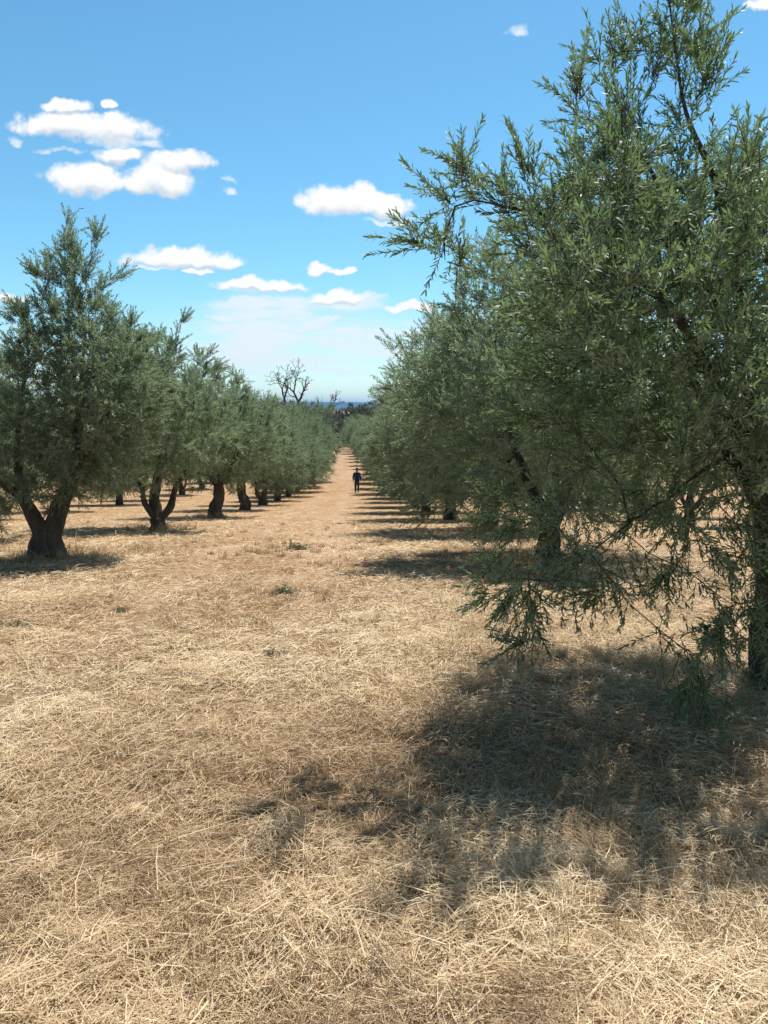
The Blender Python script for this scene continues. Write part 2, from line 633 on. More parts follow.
def build_straw():
    rng = np.random.default_rng(5)

    def strands(n, y0, y1, power, wide, length, width, flat, tone_mu, tone_sd, clump=.5, seed=0, rut=True, xr=None):
        # distance falls off with 1/d^power
        u = rng.random(n * 3)
        if power == 1:
            y = y0 * (y1 / y0) ** u
        else:
            e = 1 - power
            y = (y0 ** e + u * (y1 ** e - y0 ** e)) ** (1 / e)
        x = (rng.random(n * 3) * 2 - 1) * (wide * y + 1.0)
        if xr:
            x = xr[0] + (xr[1] - xr[0]) * rng.random(n * 3)
        c = fbm(x, y, .9, 20 + seed) * .6 + fbm(x, y, .22, 30 + seed) * .4
        lane = np.abs(x + 1.35 + .037 * y)
        c = c - ((.12 + .12 * (y > 5)) * np.exp(-((lane - .85) / .42) ** 2) if rut else 0) - (.2 * np.exp(-(lane / 1.3) ** 4) * np.clip((y - 3) / 5, 0, 1) if rut else 0)
        keep = rng.random(n * 3) < np.clip((c - .5) * 3 * clump + .58, .2, 1)
        x, y, c = x[keep][:n], y[keep][:n], c[keep][:n]
        n = len(x)
        az = np.where(rng.random(n) < .8, rng.random(n) * 6.283, fbm(x, y, 1.1, 44) * 14 + rng.normal(size=n) * .5)
        pitch = np.abs(rng.normal(size=n)) * flat
        L = length * (.35 + 1.1 * rng.random(n) ** 1.4)
        lod = np.clip(y / 3.2, 1, 6)
        W = width * (.6 + .8 * rng.random(n)) * lod
        L = L * np.clip(lod, 1, 1.35)
        d = np.stack([np.cos(az) * np.cos(pitch), np.sin(az) * np.cos(pitch), np.sin(pitch)], 1)
        side = np.stack([-np.sin(az), np.cos(az), rng.normal(size=n) * .5], 1)
        side = unit(side)
        base = np.stack([x, y, ground_z(x, y) + .002 + rng.random(n) ** 1.6 * .10 * np.clip((c - .36) * 4, .08, 1) * np.clip(1.3 - y / 16, .2, 1)], 1)
        bend = rng.normal(size=(n, 3)) * .24
        bend[:, 2] = -np.abs(bend[:, 2]) * .6 - .3 * np.sin(pitch)
        rows = []
        for t, w in ((0, 1.0), (.5, .9), (1, .25)):
            c_ = base + d * (t * L)[:, None] + bend * (t * t * L)[:, None]
            c_[:, 2] = np.maximum(c_[:, 2], base[:, 2] - .02)
            rows += [c_ - side * (W * w / 2)[:, None], c_ + side * (W * w / 2)[:, None]]
        V = np.stack(rows, 1).reshape(-1, 3)
        b = np.arange(n)[:, None] * 6
        F = np.vstack([b + np.array([[0, 1, 3, 2]]), b + np.array([[2, 3, 5, 4]])])
        patch = fbm(x, y, 1.3, 70)
        tn = np.clip(tone_mu + rng.normal(size=n) * tone_sd + (patch - .5) * .6 + (fbm(x, y, 3.5, 75) - .5) * .25 + .04 + .12 * np.exp(-((np.abs(x + 1.35 + .037 * y) - .85) / .35) ** 2) * (y > 4), 0, 1)
        return V, F, np.repeat(tn, 6)
    parts = [
        strands(200000, 1.1, 10, 1.6, .66, .10, .0027, .20, .66, .17, .8, 0),
        strands(110000, 1.1, 8, 1.7, .66, .07, .0021, .60, .57, .19, 1.0, 1),
        strands(180000, 5, 60, 1.9, .62, .10, .0026, .26, .60, .18, .7, 2),
        strands(1500, 1.2, 3.4, 1.5, .66, .27, .0034, .16, .85, .1, .4, 3, False),
        strands(60, 1.75, 2.7, 1.2, .66, .28, .0042, .22, .92, .08, .2, 5, False, (.35, 1.7)),
        strands(26, 1.8, 2.9, 1.2, .66, .22, .004, .15, .92, .08, .2, 6, False, (-1.6, .2)),
        strands(90000, 1.1, 14, 1.6, .66, .075, .0022, .25, .16, .12, 1.0, 4),
    ]
    V, F, T, off = [], [], [], 0
    for v, f, t in parts:
        V.append(v)
        F.append(f + off)
        T.append(t)
        off += len(v)
    o = link('dry_grass', mesh_np('dry_grass', np.vstack(V), [np.vstack(F)], [M_STRAW], None, np.concatenate(T)))
    tag(o, 'pale mown straw and dry grass lying loose over the field', None, None, 'stuff')

    # standing stubble and taller tufts of dry grass
    rng2 = np.random.default_rng(77)
    cx, cy, cs, ct = [], [], [], []
    for x0, y0, sx, sy, k, h, *tt in ((.95, 6.7, .55, .8, 60, .2), (.6, 5.3, .5, .5, 40, .17), (1.9, 2.3, .7, .35, 40, .26), (-.5, 2.6, .12, .1, 10, .13),
                                 (1.3, 4.0, .8, .6, 50, .16), (-1.6, 3.2, .9, .6, 40, .12), (-.55, 2.25, .3, .2, 12, .12), (0.9, 2.5, .5, .4, 36, .15),
                                 (2.6, 7.5, 1.2, 1.0, 60, .2), (-5, 12, 1, .8, 40, .25), (-2.0, 2.4, .8, .6, 40, .14), (2.5, 5.0, .4, .4, 30, .25), (1.0, 9, .9, 1.5, 50, .18), (.45, 5.7, .3, .5, 60, .15), (-.58, 2.42, .12, .09, 16, .12, -.24), (-1.5, 3.9, .14, .12, 12, .1, -.2), (-1.0, 3.5, .1, .1, 8, .1, -.25), (.62, 3.4, .16, .12, 16, .13, -.2),
                                 (-.85, 1.95, .14, .06, 14, .09, -.3), (.75, 2.1, .12, .08, 14, .14, -.12), (-2.2, 5.6, .2, .2, 16, .11, -.22), (-.6, 5.1, .2, .2, 14, .1, -.2), (-1.9, 2.9, .2, .15, 18, .12, -.15), (1.25, 2.3, .2, .12, 24, .2, .1), (-.15, 3.0, .15, .1, 12, .1, -.2), (-1.3, 8.2, .4, .5, 24, .12, -.2), (-1.6, 12.5, .6, .9, 30, .13, -.18),
                                 (2.5, 4.95, .25, .2, 26, .2), (-5.2, 11.7, .35, .3, 36, .22), (-5.6, 18.4, .5, .4, 36, .25), (2.5, 11.7, .4, .4, 36, .22), (-5.8, 25.8, .5, .4, 30, .28), (2.4, 17.6, .5, .4, 30, .25)):
        cx.append(x0 + rng2.normal(size=k) * sx)
        cy.append(y0 + rng2.normal(size=k) * sy)
        cs.append(h * (.5 + .8 * rng2.random(k)))
        ct.append(np.full(k, tt[0] if tt else 0.0))
    k = 1500
    yy = 1.3 * (22 / 1.3) ** rng2.random(k)
    cx.append((rng2.random(k) * 2 - 1) * .62 * (yy + 1))
    cy.append(yy)
    cs.append(.045 + .08 * rng2.random(k))
    ct.append(np.where(rng2.random(k) < .22, -.26, 0.0))
    cx, cy, cs, ct = map(np.concatenate, (cx, cy, cs, ct))
    ok = cy > 1.3
    cx, cy, cs, ct = cx[ok], cy[ok], cs[ok], ct[ok]
    nb = 26
    ci = np.repeat(np.arange(len(cx)), nb)
    n = len(ci)
    x = cx[ci] + rng2.normal(size=n) * .035
    y = cy[ci] + rng2.normal(size=n) * .035
    L = cs[ci] * (.5 + .9 * rng2.random(n))
    d = rng2.normal(size=(n, 3)) * .38
    d[:, 2] = 1
    d = unit(d)
    az = rng2.random(n) * 6.28
    side = np.stack([np.cos(az), np.sin(az), az * 0], 1)
    base = np.stack([x, y, ground_z(x, y) - .005], 1)
    bend = np.stack([rng2.normal(size=n) * .3, rng2.normal(size=n) * .3, -.15 - .3 * rng2.random(n)], 1)
    W = .0022 * (.7 + .6 * rng2.random(n)) * np.clip(y / 3.5, 1, 4)
    rows = []
    for t, w in ((0, 1.0), (.5, .85), (1, .2)):
        c_ = base + d * (t * L)[:, None] + bend * (t * t * L)[:, None]
        rows += [c_ - side * (W * w / 2)[:, None], c_ + side * (W * w / 2)[:, None]]
    V = np.stack(rows, 1).reshape(-1, 3)
    b = np.arange(n)[:, None] * 6
    F = np.vstack([b + np.array([[0, 1, 3, 2]]), b + np.array([[2, 3, 5, 4]])])
    tn = np.clip(.50 + ct[ci] + rng2.normal(size=len(cx))[ci] * .17 + rng2.normal(size=n) * .12, 0, 1)
    o = link('stubble', mesh_np('stubble', V, [F], [M_STRAW], None, np.repeat(tn, 6)))
    tag(o, 'standing stubble and tufts of dry golden grass', None, None, 'stuff')


build_ground()
build_straw()

# ------------------------------------------------------------------ the near olive tree on the right
HX, HY = 2.56, 4.95
HZ = gz(HX, HY)


def W(*p):
    return (p[0] - HX, p[1] - HY, p[2] - HZ)


hero = make_tree(
    'olive_tree',
    [([W(HX, HY, HZ - .1), W(2.55, 4.95, .1), W(2.54, 4.97, .5), W(2.48, 4.95, .9), W(2.43, 4.95, 1.3)], 0, .11, .085),
     ([W(2.43, 4.95, 1.3), W(2.3, 5.0, 1.9), W(2.22, 5.0, 2.5), W(2.05, 5.0, 3.0), W(1.85, 5.0, 3.4), W(1.74, 5.0, 3.9)], 1, .07, .005),
     ([W(2.45, 4.95, 1.1), W(2.1, 4.9, 1.7), W(1.75, 4.8, 2.2), W(1.25, 4.6, 2.5), W(.95, 4.45, 2.64), W(.6, 4.37, 2.70)], 2, .05, .006),
     ([W(2.43, 4.95, 1.3), W(2.8, 5.0, 1.8), W(3.15, 5.1, 2.1), W(3.4, 5.2, 2.5)], 3, .06, .008),
     ([W(2.45, 4.95, .95), W(2.3, 5.4, 1.5), W(2.2, 5.9, 2.1), W(2.0, 6.2, 2.8)], 4, .055, .01),
     ([W(2.44, 4.95, 1.2), W(2.15, 4.8, 1.3), W(1.75, 4.6, 1.1), W(1.3, 4.4, .85), W(1.0, 4.3, .62)], 5, .02, .003),
     ([W(2.4, 4.95, 1.5), W(2.1, 4.7, 2.0), W(1.7, 4.7, 2.7), W(1.4, 4.75, 3.3)], 6, .045, .006)],
    [(W(1.68, 4.85, 2.1), (.88, .85, .95), .9), (W(3.25, 5.0, 1.55), (.9, 1.0, .8), .7), (W(1.72, 5.0, 3.8), (.19, .24, .95), 2.8),
     (W(1.28, 4.8, 2.98), (.28, .4, .32), 1.6), (W(.68, 4.4, 2.86), (.28, .24, .27), 3.0), (W(.43, 4.32, 2.72), (.17, .2, .2), 5.0),
     (W(1.55, 4.6, 1.5), (.8, .65, .45), .5), (W(1.0, 4.35, .70), (.2, .22, .28), 2.4), (W(1.85, 4.4, .62), (.38, .35, .42), 1.1), (W(2.1, 4.5, 1.0), (.4, .35, .5), .8),
     (W(1.25, 3.75, 2.1), (.42, .4, .42), .9), (W(1.95, 3.95, 2.2), (.5, .4, .45), .8), (W(2.2, 5.8, 2.1), (1.1, .8, 1.1), .8)],
    2900, 21, 8000, .050, .0105, pitch=.019, sl=(.12, .32), step=.11, kill=.16, droop=.1, up=.5, min_r=.0028, leafm=M_OLIVE_NEAR,
    center=W(2.2, 5.0, 1.4), max_node_r=.011)
hero.location = (HX, HY, HZ)
tag(hero, 'nearest olive tree, feathery branches filling the right side and hanging low over its shadow', 'olive tree', 'olive trees beside the path')

# ------------------------------------------------------------------ the tall forked olive tree on the left
L1X, L1Y = -5.22, 11.8
L1Z = gz(L1X, L1Y)
first = make_tree(
    'olive_tree',
    [([(0, 0, -.15), (0, 0, .1), (0, 0, .3), (.02, 0, .5)], 0, .265, .185),
     ([(.03, 0, .3), (.16, .05, .75), (.42, .05, 1.25), (.52, .1, 1.75), (.55, .1, 2.4), (.62, .1, 2.9), (.70, .1, 3.5)], 1, .16, .012),
     ([(-.04, 0, .3), (-.2, -.05, .7), (-.38, 0, 1.1), (-.45, .1, 1.6), (-.35, .1, 2.4), (-.2, .1, 3.0)], 2, .14, .015),
     ([(.45, .05, 1.35), (.85, -.1, 1.9), (1.15, -.1, 2.5), (1.3, 0, 3.0)], 3, .08, .015),
     ([(.3, .05, 1.05), (.4, .6, 1.6), (.4, 1.0, 2.3)], 4, .07, .015),
     ([(-.3, 0, .95), (-.5, -.6, 1.4), (-.3, -.9, 2.1)], 5, .07, .015)],
    [((.5, 0, 2.4), (1.05, 1.1, 1.2), 1.0), ((.6, 0, 3.95), (.42, .45, .8), 1.2), ((.55, .0, 3.15), (1.0, .95, .6), 1.1),
     ((1.15, 0, 2.5), (.75, .9, 1.0), .9), ((-.45, 0, 1.8), (.55, .8, .8), .9), ((.75, -.1, 1.5), (.8, .8, .5), .9), ((-.6, -.1, 1.1), (.4, .5, .4), .7)],
    2400, 33, 8000, .056, .0145, pitch=.023, sl=(.14, .30), step=.12, kill=.18, droop=.12, up=.42, detail=False, min_r=.005, gnarl=.42, center=(.3, 0, 1.6))
first.location = (L1X, L1Y, L1Z)
tag(first, 'tall olive tree with thick forked trunk, front of the left row', 'olive tree', 'olive trees beside the path')


# ------------------------------------------------------------------ olive trees to copy
def protos():
    out = []
    # clear trunk of three stems
    out.append(make_tree('olive_tree',
        [([(0, 0, -.15), (.02, 0, .12), (0, 0, .3)], 0, .21, .18),
         ([(0, 0, .22), (.3, 0, .5), (.42, .1, .95), (.68, .05, 1.35), (.8, .1, 2.0), (.9, .1, 3.0)], 1, .105, .015),
         ([(0, 0, .25), (-.05, .1, .8), (.05, .15, 1.4), (0, .1, 2.4), (.2, .1, 3.6)], 2, .13, .02),
         ([(0, 0, .22), (-.22, -.1, .6), (-.3, -.1, 1.0), (-.55, -.1, 1.4), (-.9, -.1, 2.2)], 3, .085, .015),
         ([(-.05, .1, .8), (.1, .7, 1.5), (.1, 1.1, 2.3)], 4, .06, .015)],
        [((0, 0, 2.6), (1.6, 1.6, 1.3), 1.0), ((.2, 0, 3.5), (1.05, 1.05, .95), 1.0), ((.9, -.3, 2.1), (1.0, 1.1, 1.0), .8), ((-.95, .2, 2.2), (1.0, 1.0, 1.0), .8)],
        1700, 41, 5200, .070, .018, pitch=.026, sl=(.16, .34), step=.14, kill=.21, droop=.12, up=.4, detail=False, min_r=.006, gnarl=.4, center=(0, 0, 1.8)))
    # single thick leaning trunk
    out.append(make_tree('olive_tree',
        [([(0, 0, -.15), (-.04, 0, .2), (.1, 0, .6), (.12, 0, 1.0)], 0, .24, .16),
         ([(.12, 0, 1.0), (.3, 0, 1.7), (.3, .1, 2.8), (.15, .1, 3.7)], 1, .13, .012),
         ([(.12, 0, .95), (-.4, .1, 1.6), (-.8, .1, 2.5)], 2, .1, .02),
         ([(.12, 0, .95), (.4, -.6, 1.6), (.5, -1.0, 2.4)], 3, .1, .02),
         ([(.12, 0, 1.0), (.7, .3, 1.7), (1.1, .4, 2.6)], 4, .08, .02)],
        [((.1, 0, 2.5), (1.7, 1.7, 1.4), 1.0), ((.15, 0, 3.6), (.95, .95, 1.0), 1.0), ((-.6, -.4, 3.1), (.9, .9, 1.0), .9), ((.9, .4, 2.2), (1.0, 1.0, 1.1), .8)],
        1700, 42, 5200, .070, .018, pitch=.026, sl=(.16, .34), step=.14, kill=.21, droop=.12, up=.4, detail=False, min_r=.006, gnarl=.4, center=(0, 0, 1.8)))
    # skirted bush-like crown reaching nearly to the ground
    out.append(make_tree('olive_tree',
        [([(0, 0, -.15), (0, 0, .5), (-.05, 0, .9)], 0, .17, .13),
         ([(-.05, 0, .85), (-.3, 0, 1.6), (-.4, 0, 2.6), (-.28, .1, 3.8)], 1, .09, .012),
         ([(0, 0, .5), (.35, .1, 1.1), (.7, .1, 2.0), (.9, .1, 3.0)], 2, .1, .015),
         ([(0, 0, .7), (-.5, .4, 1.2), (-1.1, .5, 1.6)], 3, .06, .012),
         ([(0, 0, .8), (.1, -.7, 1.4), (0, -1.2, 2.1)], 4, .07, .012)],
        [((0, 0, 2.2), (1.75, 1.75, 1.5), 1.0), ((-.3, 0, 4.0), (.55, .6, 1.2), 1.3), ((-1.1, -.2, 1.5), (.95, 1.0, .9), .9), ((.8, .2, 3.1), (.8, .8, 1.1), 1.0),
         ((.3, -.9, 1.3), (1.2, .8, .8), .7), ((-.6, -.6, 3.2), (.7, .7, .8), .8)],
        1900, 43, 5600, .066, .017, pitch=.025, sl=(.2, .5), step=.14, kill=.21, droop=.14, up=.5, detail=False, min_r=.006, gnarl=.35, center=(0, 0, 1.5)))
    out.append(make_tree('olive_tree',
        [([(0, 0, -.15), (.02, 0, .45)], 0, .18, .15),
         ([(.02, 0, .4), (-.25, 0, 1.0), (-.6, .1, 1.8), (-.8, .1, 2.8), (-.7, .1, 3.8)], 1, .1, .012),
         ([(.02, 0, .4), (.25, 0, 1.1), (.4, 0, 2.0), (.4, 0, 3.0), (.45, 0, 3.6)], 2, .11, .012),
         ([(.1, 0, .8), (.3, -.7, 1.3), (.3, -1.2, 1.9)], 3, .06, .012),
         ([(.1, 0, .8), (0, .8, 1.4), (0, 1.3, 2.1)], 4, .06, .012)],
        [((0, 0, 2.1), (1.8, 1.7, 1.45), 1.0), ((.45, 0, 3.8), (.65, .65, 1.1), 1.1), ((-.8, .1, 3.2), (.7, .7, 1.0), 1.0), ((-1.0, -.4, 1.4), (.9, .9, .85), .9),
         ((.7, .7, 1.3), (1.0, .9, .8), .7)],
        1900, 44, 5600, .066, .017, pitch=.025, sl=(.2, .5), step=.14, kill=.21, droop=.14, up=.5, detail=False, min_r=.006, gnarl=.35, center=(0, 0, 1.5)))
    return out


PR = protos()
_used = set()


def plant(pi, x, y, rz, s, label, group, sz=1.0):
    o = PR[pi] if pi not in _used else copy_tree(PR[pi])
    _used.add(pi)
    o.location = (x, y, gz(x, y))
    o.rotation_euler = (0, 0, rz)
    o.scale = (s, s, s * sz)
    return tag(o, label, 'olive tree', group)


ORD = ['first', 'second', 'third', 'fourth', 'fifth', 'sixth', 'seventh', 'eighth', 'ninth', 'tenth', 'eleventh', 'twelfth', 'thirteenth', 'fourteenth',
       'fifteenth', 'sixteenth', 'seventeenth', 'eighteenth', 'nineteenth', 'twentieth', 'twenty-first', 'twenty-second']
G = 'olive trees beside the path'
# left row, behind the forked tree
plant(0, -5.55, 18.6, .1, 1.08, 'grey-green olive tree with three dark stems, right behind the tall fork-trunked one', G)
plant(1, -5.75, 26.0, .4, 1.14, 'pointed olive tree on one thick dark trunk, third in the left row', G, .98)
L = [(32.5, -5.95, 1, 2.6, 1.12), (38.5, -6.1, 0, 3.9, 1.16), (44.5, -6.2, 3, 1.2, 1.12), (50.5, -6.3, 2, 4.0, 1.2), (56.5, -6.4, 3, 3.1, 1.25), (62.5, -6.5, 2, 5.2, 1.32), (68.5, -6.4, 3, .4, 1.4)]
for i, (y, x, pi, rz, s) in enumerate(L):
    last = i == len(L) - 1
    plant(pi, x, y, rz, s, 'bushy olive tree ending the left row, farthest from the tall fork-trunked one' if last else
          f'rounded olive tree in the left row, {ORD[i + 2]} one after the tall fork-trunked tree', G)
plant(2, -8.3, 15.0, 1.1, .86, 'olive tree at the left picture edge, crown cut by the frame, low branches hanging', G)
# right row
plant(3, 2.55, 11.8, -.3, 1.12, 'dense olive tree with two slim trunks, directly behind the nearest tree on the right', G)
plant(2, 2.45, 17.8, 2.2, 1.2, 'spiry olive tree with low skirt of leaves, third in the right row', G)
RR = [24.3, 30.4, 36.0, 42.7, 48.2, 54.8, 60.5, 66.8, 73, 81, 90, 98, 107, 115, 123, 131, 139, 147, 156, 164]
for i, y in enumerate(RR):
    x = 3.1 - .036 * y + (random.random() - .5) * .7
    if y > 65: x -= .022 * (y - 65) + .00022 * (y - 65) ** 2
    plant((2, 3, 3, 2)[i % 4], x, y, random.random() * 6.28, 1.12 + .18 * random.random(),
          f'low-skirted olive tree in the right row, {ORD[i + 2]} one after the nearest tree', G)
# rows farther out
GB = 'olive trees of the rows farther out'
for i, y in enumerate([17.0, 24.0, 31.0, 38.5, 45.5, 53, 60, 68]):
    plant((1, 0, 1, 3)[i % 4], -12.3 - .03 * y + (random.random() - .5) * .5, y, random.random() * 6.28, 1.08 + .12 * random.random(),
          f'shaded olive tree in the second row on the left, {ORD[i]} from the front', GB)
for i, y in enumerate([27, 35, 43.5, 52, 60]):
    plant((0, 1)[i % 2], -19.5 - .03 * y, y, random.random() * 6.28, 1.1, f'distant olive tree in the third row on the left, {ORD[i]} from the front', GB)
for i, y in enumerate([19.5, 26, 33, 40, 47, 54, 61]):
    plant((1, 0, 3)[i % 3], 11.2 - .036 * y + (random.random() - .5) * .5, y, random.random() * 6.28, 1.0 + .1 * random.random(),
          f'olive tree in the second row on the right, {ORD[i]} from the front, glimpsed through leaves', GB)

# ------------------------------------------------------------------ trees at the far end
oak = make_tree('oak_tree',
    [([(0, 0, -.3), (0, 0, 1.2)], 0, .35, .28), ([(0, 0, 1.2), (.6, 0, 2.5), (1.4, 0, 4.2)], 1, .18, .04), ([(0, 0, 1.2), (-.6, .3, 2.6), (-1.5, .3, 4.2)], 2, .18, .04),
     ([(0, 0, 1.2), (0, -.5, 3.0), (0, -.6, 5.0)], 3, .18, .04)],
    [((0, 0, 4.2), (3.4, 3.4, 2.4), 1.0), ((-1.5, .3, 5.2), (1.7, 1.7, 1.4), 1.2), ((1.6, -.4, 5.0), (1.8, 1.8, 1.5), 1.2), ((0, -1.5, 2.8), (3.0, 2.0, 1.5), .8)],
    900, 51, 4200, .16, .075, pitch=.05, sl=(.3, .6), step=.3, kill=.5, droop=.1, up=.2, detail=False, leafm=M_OAK, min_r=.012, center=(0, 0, 3), spread=1.1, max_node_r=.03)
spots = [(-6.5, 184, 1.25, 'dark green oak with rounded crown, right of the gap where the path ends'),
         (-1.0, 190, 1.4, 'dark oak standing behind the far olives at the right of the path end'),
         (-13.5, 178, 1.2, 'dark oak closing the view at the left of the path end'),
         (5.5, 194, 1.4, 'dark oak far off behind the right row, just right of the path end'),
         (-19.5, 174, 1.3, 'dark oak below the leaning bare branch, behind the left row'),
         (12.5, 198, 1.4, 'dark oak far off behind the right row, farthest to the right'),
         (-26, 177, 1.35, 'dark oak behind the left row, under the standing dead tree'),
         (-33, 173, 1.3, 'dark oak behind the left row, left of the standing dead tree'),
         (-41, 178, 1.4, 'dark oak far behind the left row, glimpsed between trunks'),
         (-50, 174, 1.4, 'dark oak farthest to the left behind the left row')]
for i, (x, y, s, lab) in enumerate(spots):
    o = oak if i == 0 else copy_tree(oak)
    o.location = (x, y, gz(x, y))
    o.rotation_euler = (0, 0, i * 1.7)
    o.scale = (s, s, s * 1.02)
    tag(o, lab, 'oak tree', 'dark trees where the path ends')

thorn = make_tree('thorn_bush',
    [([(0, 0, -.2), (0, 0, .6)], 0, .15, .1), ([(0, 0, .6), (.8, 0, 1.8), (1.4, 0, 3.2)], 1, .08, .03), ([(0, 0, .6), (-.7, .2, 2.0), (-1.2, .2, 3.4)], 2, .08, .03)],
    [((0, 0, 2.2), (2.2, 2.0, 2.0), 1.0), ((-1.0, 0, 3.3), (1.1, 1.1, 1.0), 1.2)],
    600, 61, 2600, .11, .05, pitch=.05, sl=(.3, .7), step=.28, kill=.45, droop=.05, up=.3, detail=False, leafm=M_THORN, min_r=.008, center=(0, 0, 1.5), spread=1.1, max_node_r=.03)
for i, (x, y, s, lab) in enumerate([(-11.6, 166, 1.5, 'brown-grey thorn bush at the left edge of the path end'),
                                    (-15.4, 160, 1.6, 'brown-grey thorn bush half hidden by the last olive of the left row')]):
    o = thorn if i == 0 else copy_tree(thorn)
    o.location = (x, y, gz(x, y))
    o.rotation_euler = (0, 0, i * 2.1)
    o.scale = (s, s, s)
    tag(o, lab, 'bush', 'dark trees where the path ends')


def dead_tree(name, stems, seed, loc, rz, s, label, levels=6, decay=.76, up=.10):
    """stems: (points, r0, r1, [ (index, direction, length) ... ]) ; each fork direction grows a limb of forking twigs."""
    rng = np.random.default_rng(seed)
    root = empty(name, loc, rz)

    def fork(p, d, L, rad, lev, out):
        k = 4
        pts = [p]
        for i in range(k):
            d = unit(d + rng.normal(size=3) * .13 + np.array([0, 0, up * .3]))
            pts.append(pts[-1] + d * L / k)
        r1 = max(.024, rad * .74)
        out.append((np.array(pts), np.linspace(rad, r1, k + 1), 6 if rad > .05 else 4))
        if lev <= 0: return
        side = unit(np.cross(d, rng.normal(size=3) * np.array([.5, 1, .5])))
        for q in ((-1, 1) if rng.random() < .8 else (-1, 1, 0)):
            a = (.32 + .34 * rng.random()) * q
            nd = unit(d * math.cos(a) + side * math.sin(a) + np.array([0, 0, up]))
            fork(pts[-1], nd, L * decay * (.75 + .5 * rng.random()), r1 * (.85 if q else .6), lev - 1, out)
        if lev > 1 and rng.random() < .7:
            nd = unit(d * .5 + side * rng.choice([-1, 1]) * .9)
            fork(pts[2], nd, L * .5, r1 * .55, max(0, lev - 3), out)
    for pts, r0, r1, forks in stems:
        pl = smooth_path(pts, 5)
        V, F = tubes([(pl, np.linspace(r0, r1, len(pl)), 10)], .25, seed)
        link('trunk', mesh_np(name, V, F, [M_DEAD], smooth=True), root)
        for fi, d, L, lv in forks:
            out = []
            q = pl[min(len(pl) - 1, fi * 5)]
            fork(q, unit(d), L, r1 * .85, lv, out)
            V, F = tubes(out, .1, seed)
            link('limb', mesh_np(name, V, F, [M_DEAD], smooth=True), root)
    root.scale = (s, s, s)
    tag(root, label, 'dead tree')
    return root


DX, DY = -10.9, 95
dead_tree('dead_tree',
    [([(.1, 0, -.2), (.1, 0, 2.5), (.3, 0, 5.0), (.45, 0, 8.2)], .3, .2, [(3, (-.5, .1, .9), 1.3, 5), (3, (.5, -.1, .9), 1.2, 5), (2, (.8, .2, .7), 1.3, 4)]),
     ([(-.2, 0, .3), (-.8, 0, 3.0), (-1.2, 0, 5.5), (-1.3, 0, 8.6)], .25, .16, [(3, (-.6, .1, .9), 1.2, 5), (3, (.3, .3, 1), 1.0, 5), (2, (-.9, 0, .6), 1.6, 4)])],
    71, (DX, DY, gz(DX, DY)), 0, .97, 'bare dead tree with twisted dark limbs against the sky, behind the left row')
EX, EY = -9.9, 108
dead_tree('dead_tree',
    [([(0, 0, -.2), (0, 0, 3.0), (.5, 0, 5.2), (1.6, 0, 6.4), (2.4, 0, 7.4)], .22, .11, [(4, (.5, 0, 1), .8, 4), (4, (1, .1, .35), .9, 4), (2, (-.8, 0, .7), .8, 3)])],
    72, (EX, EY, gz(EX, EY)), 0, .96, 'leaning bare dead branch-like tree low on the skyline, right of the standing dead tree')

# ------------------------------------------------------------------ hills on the horizon
xs = np.linspace(-5200, 5200, 160)
ys = np.linspace(3800, 7200, 50)
X, Y = np.meshgrid(xs, ys)
T = (Y - 3800) / 3400
H = np.sin(np.clip(T, 0, 1) * math.pi) ** .8
ridge = 46 + 8 * (fbm(X, Y, 1900, 90) - .5) * 2 + 9 * (fbm(X, Y, 600, 95) - .5) + np.clip(-X / 5200, -1, 1) * 16
Z = -14 + H * (ridge + 10)
V = np.stack([X, Y, Z], -1).reshape(-1, 3)
i = np.arange(49)[:, None] * 160 + np.arange(159)[None, :]
F = np.stack([i, i + 1, i + 161, i + 160], -1).reshape(-1, 4)
tag(link('hills', mesh_np('hills', V, [F], [plain('hill_woods', (.03, .045, .03), .95, .5, .004)], smooth=True)),
    'long low wooded hills along the horizon, blue with distance', None, None, 'structure')

# ------------------------------------------------------------------ the walking person
M_SKIN = plain('skin', (.36, .21, .14), .6, .1)
M_NAVY = plain('navy_cloth', (.02, .04, .15), .9, .3)
M_TROUS = plain('dark_trousers', (.04, .048, .08), .9, .3)
M_SHOE = plain('brown_shoe', (.10, .045, .025), .7, .3)
M_HAIR = plain('dark_hair', (.012, .010, .009), .7, .3)


def skinned(name, verts, edges, radii, mat, parent, root=0, sub=2):
    me = bpy.data.meshes.new(name)
    me.from_pydata(verts, edges, [])
    o = bpy.data.objects.new(name, me)
    COL.objects.link(o)
    md = o.modifiers.new('skin', 'SKIN')
    md.use_smooth_shade = True
    for i, v in enumerate(me.skin_vertices[0].data):
        r = radii[i]
        v.radius = r if isinstance(r, tuple) else (r, r)
        v.use_root = i == root
    s = o.modifiers.new('sub', 'SUBSURF')
    s.levels = s.render_levels = sub
    dg = bpy.context.evaluated_depsgraph_get()
    m2 = bpy.data.meshes.new_from_object(o.evaluated_get(dg))
    o.modifiers.clear()
    o.data = m2
    bpy.data.meshes.remove(me)
    m2.materials.clear()
    m2.materials.append(mat)
    o.parent = parent
    return o


